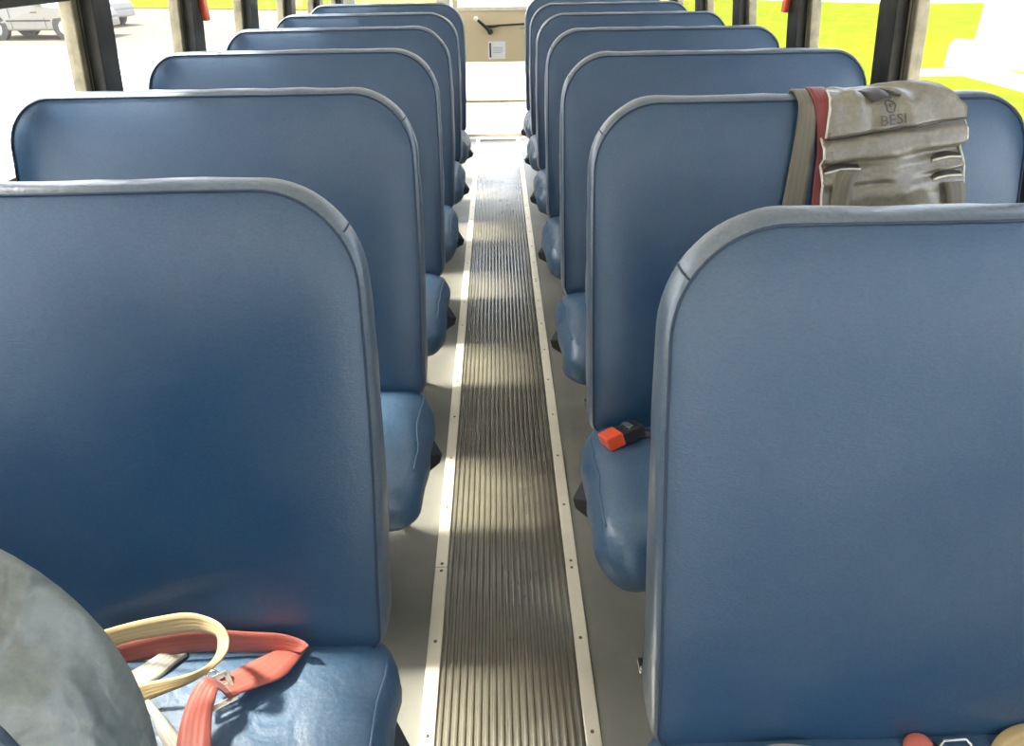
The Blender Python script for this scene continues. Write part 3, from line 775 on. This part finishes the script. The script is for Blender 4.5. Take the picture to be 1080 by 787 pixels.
def car(loc, rotz, paint, label, wb, glassy=True):
    """side view runs along local x, nose at +x; origin on the ground below the front axle"""
    r = thing('car', label, 'car', loc, 'parked cars', rotz)
    prof = [(.86, .42), (.90, .62), (.84, .80), (.55, .92), (-.55, 1.02), (-1.15, 1.50), (-1.5, 1.62), (-2.6, 1.62), (-wb - .6, 1.15), (-wb - .95, 1.05), (-wb - 1.0, .45), (-wb - .5, .28), (.6, .28)]
    def arch(cx):                      # wheel arch cut from right to left
        return []
    bm = bmesh.new()
    secs = []
    for y, sx in ((-.88, 0), (-.80, .0), (.80, 0), (.88, 0)):
        edge = abs(y) > .85
        secs.append([bm.verts.new((x - (.03 if edge and x > 0 else 0) + (.03 if edge and x < -wb else 0), y * (1 if z < 1.05 else .84), z + (.02 if edge and z < .5 else (-.02 if edge and z > .5 else 0)))) for x, z in prof])
    n = len(prof)
    for a, b in zip(secs, secs[1:]):
        for k in range(n): bm.faces.new((a[k], a[(k + 1) % n], b[(k + 1) % n], b[k]))
    bm.faces.new(secs[0]); bm.faces.new(secs[-1][::-1])
    obj('body', bm, paint, r, smooth=False, bevel=.05)
    bm = bmesh.new()
    for s in (-1, 1):
        v = [bm.verts.new((x, s * y, z)) for x, z, y in ((-.72, 1.06, .80), (-1.22, 1.46, .765), (-2.5, 1.50, .765), (-wb - .35, 1.10, .80))]
        bm.faces.new(v); 
        v2 = [bm.verts.new(q.co + Vector((0, -s * .03, 0))) for q in v]; bm.faces.new(v2[::-1])
        for k in range(4): bm.faces.new((v[k], v[(k + 1) % 4], v2[(k + 1) % 4], v2[k]))
    obj('side_glass', bm, M['carg'], r, smooth=False)
    bm = bmesh.new()
    for s in (-1, 1):
        for x in (-.62, -1.75):
            box(bm, x - .008, x + .008, *sorted((s * .878, s * .886)), .35, 1.0)
        box(bm, -wb + .45, -.45, *sorted((s * .88, s * .90)), .55, .60)
        box(bm, -1.0, -.80, *sorted((s * .88, s * .905)), .80, .83)
    obj('door_lines', bm, M['tyre'], r, smooth=False)
    bm = bmesh.new(); box(bm, .70, .95, -.80, .80, .32, .55); obj('bumper', bm, paint, r, smooth=False, bevel=.04)
    for s in (-1, 1):
        bm = bmesh.new(); box(bm, -.78, -.60, *sorted((s * .90, s * 1.08)), 1.0, 1.14); obj('mirror', bm, paint, r, smooth=False, bevel=.03)
        for x in (0, -wb):
            bm = bmesh.new()
            tube(bm, [(x + .27 * math.cos(a), s * .80, .36 + .27 * math.sin(a)) for a in [2 * math.pi * k / 24 for k in range(24)]], .10, 8, closed=True)
            w = obj('wheel', bm, M['tyre'], r)
            bm = bmesh.new(); disc(bm, (x, s * .80, .36), (0, s, 0), .22, .085, 20)
            obj('hub', bm, M['hub'], w, smooth=False)
            bm = bmesh.new()
            disc(bm, (x, s * .70, .38), (0, s, 0), .42, .184, 28)
            obj('wheel_arch', bm, M['tyre'], r, smooth=False)
    return r
car((-13.85, 26.9, GROUND), -.06, M['car'], 'silver car parked in the yard, seen through the nearest left window', 2.35)
car((-15.2, 31.2, GROUND), -.35, M['carw'], 'white car half hidden behind the first left window pillar', 2.4)

# ------------------------------------------------------------------ light
sun = bpy.data.lights.new('sun', 'SUN'); sun.energy = 4.2; sun.angle = math.radians(6); sun.color = (1, .95, .86)
so = bpy.data.objects.new('sun', sun); COL.objects.link(so)
el, phi = math.radians(53), math.radians(24)
to_sun = Vector((-math.cos(phi) * math.cos(el), math.sin(phi) * math.cos(el), math.sin(el)))
so.rotation_euler = to_sun.to_track_quat('Z', 'Y').to_euler(); so.location = (-6, 3, 8)
w = bpy.data.worlds.new('World'); bpy.context.scene.world = w; w.use_nodes = True
nt = w.node_tree; bg = nt.nodes['Background']
sky = N(nt, 'ShaderNodeTexSky'); sky.sky_type = 'NISHITA'; sky.sun_disc = False; sky.sun_elevation = el
sky.sun_rotation = math.atan2(to_sun.x, to_sun.y); sky.air_density = 1.0; sky.dust_density = 2.5; sky.ozone_density = 1
hs = N(nt, 'ShaderNodeHueSaturation'); hs.inputs['Saturation'].default_value = .55
nt.links.new(sky.outputs[0], hs.inputs['Color']); nt.links.new(hs.outputs[0], bg.inputs['Color'])
bg.inputs['Strength'].default_value = .30

# ------------------------------------------------------------------ camera
cam = bpy.data.cameras.new('camera'); co = bpy.data.objects.new('camera', cam); COL.objects.link(co)
F = Vector((0.011661, 0.86175579, -0.50718929)); R = Vector((0.99970075, -0.02095554, -0.01262061)); U = Vector((0.02150431, 0.50689035, 0.86174227))
mt = Matrix((R, U, -F)).transposed().to_4x4(); mt.translation = Vector((.00307, 0, 1.42303))
co.matrix_world = mt
cam.sensor_fit = 'HORIZONTAL'; cam.sensor_width = 36; cam.lens = 760.0 / 1080 * 36; cam.clip_start = .02; cam.clip_end = 300
sc = bpy.context.scene; sc.camera = co
vs_ = sc.view_settings; vs_.view_transform = 'Standard'; vs_.look = 'None'; vs_.gamma = 1; vs_.use_curve_mapping = False
vs_.exposure = 1.92
cy = sc.cycles; cy.max_bounces = 10; cy.diffuse_bounces = 6; cy.transparent_max_bounces = 16; cy.sample_clamp_indirect = 8
cy.use_denoising = True
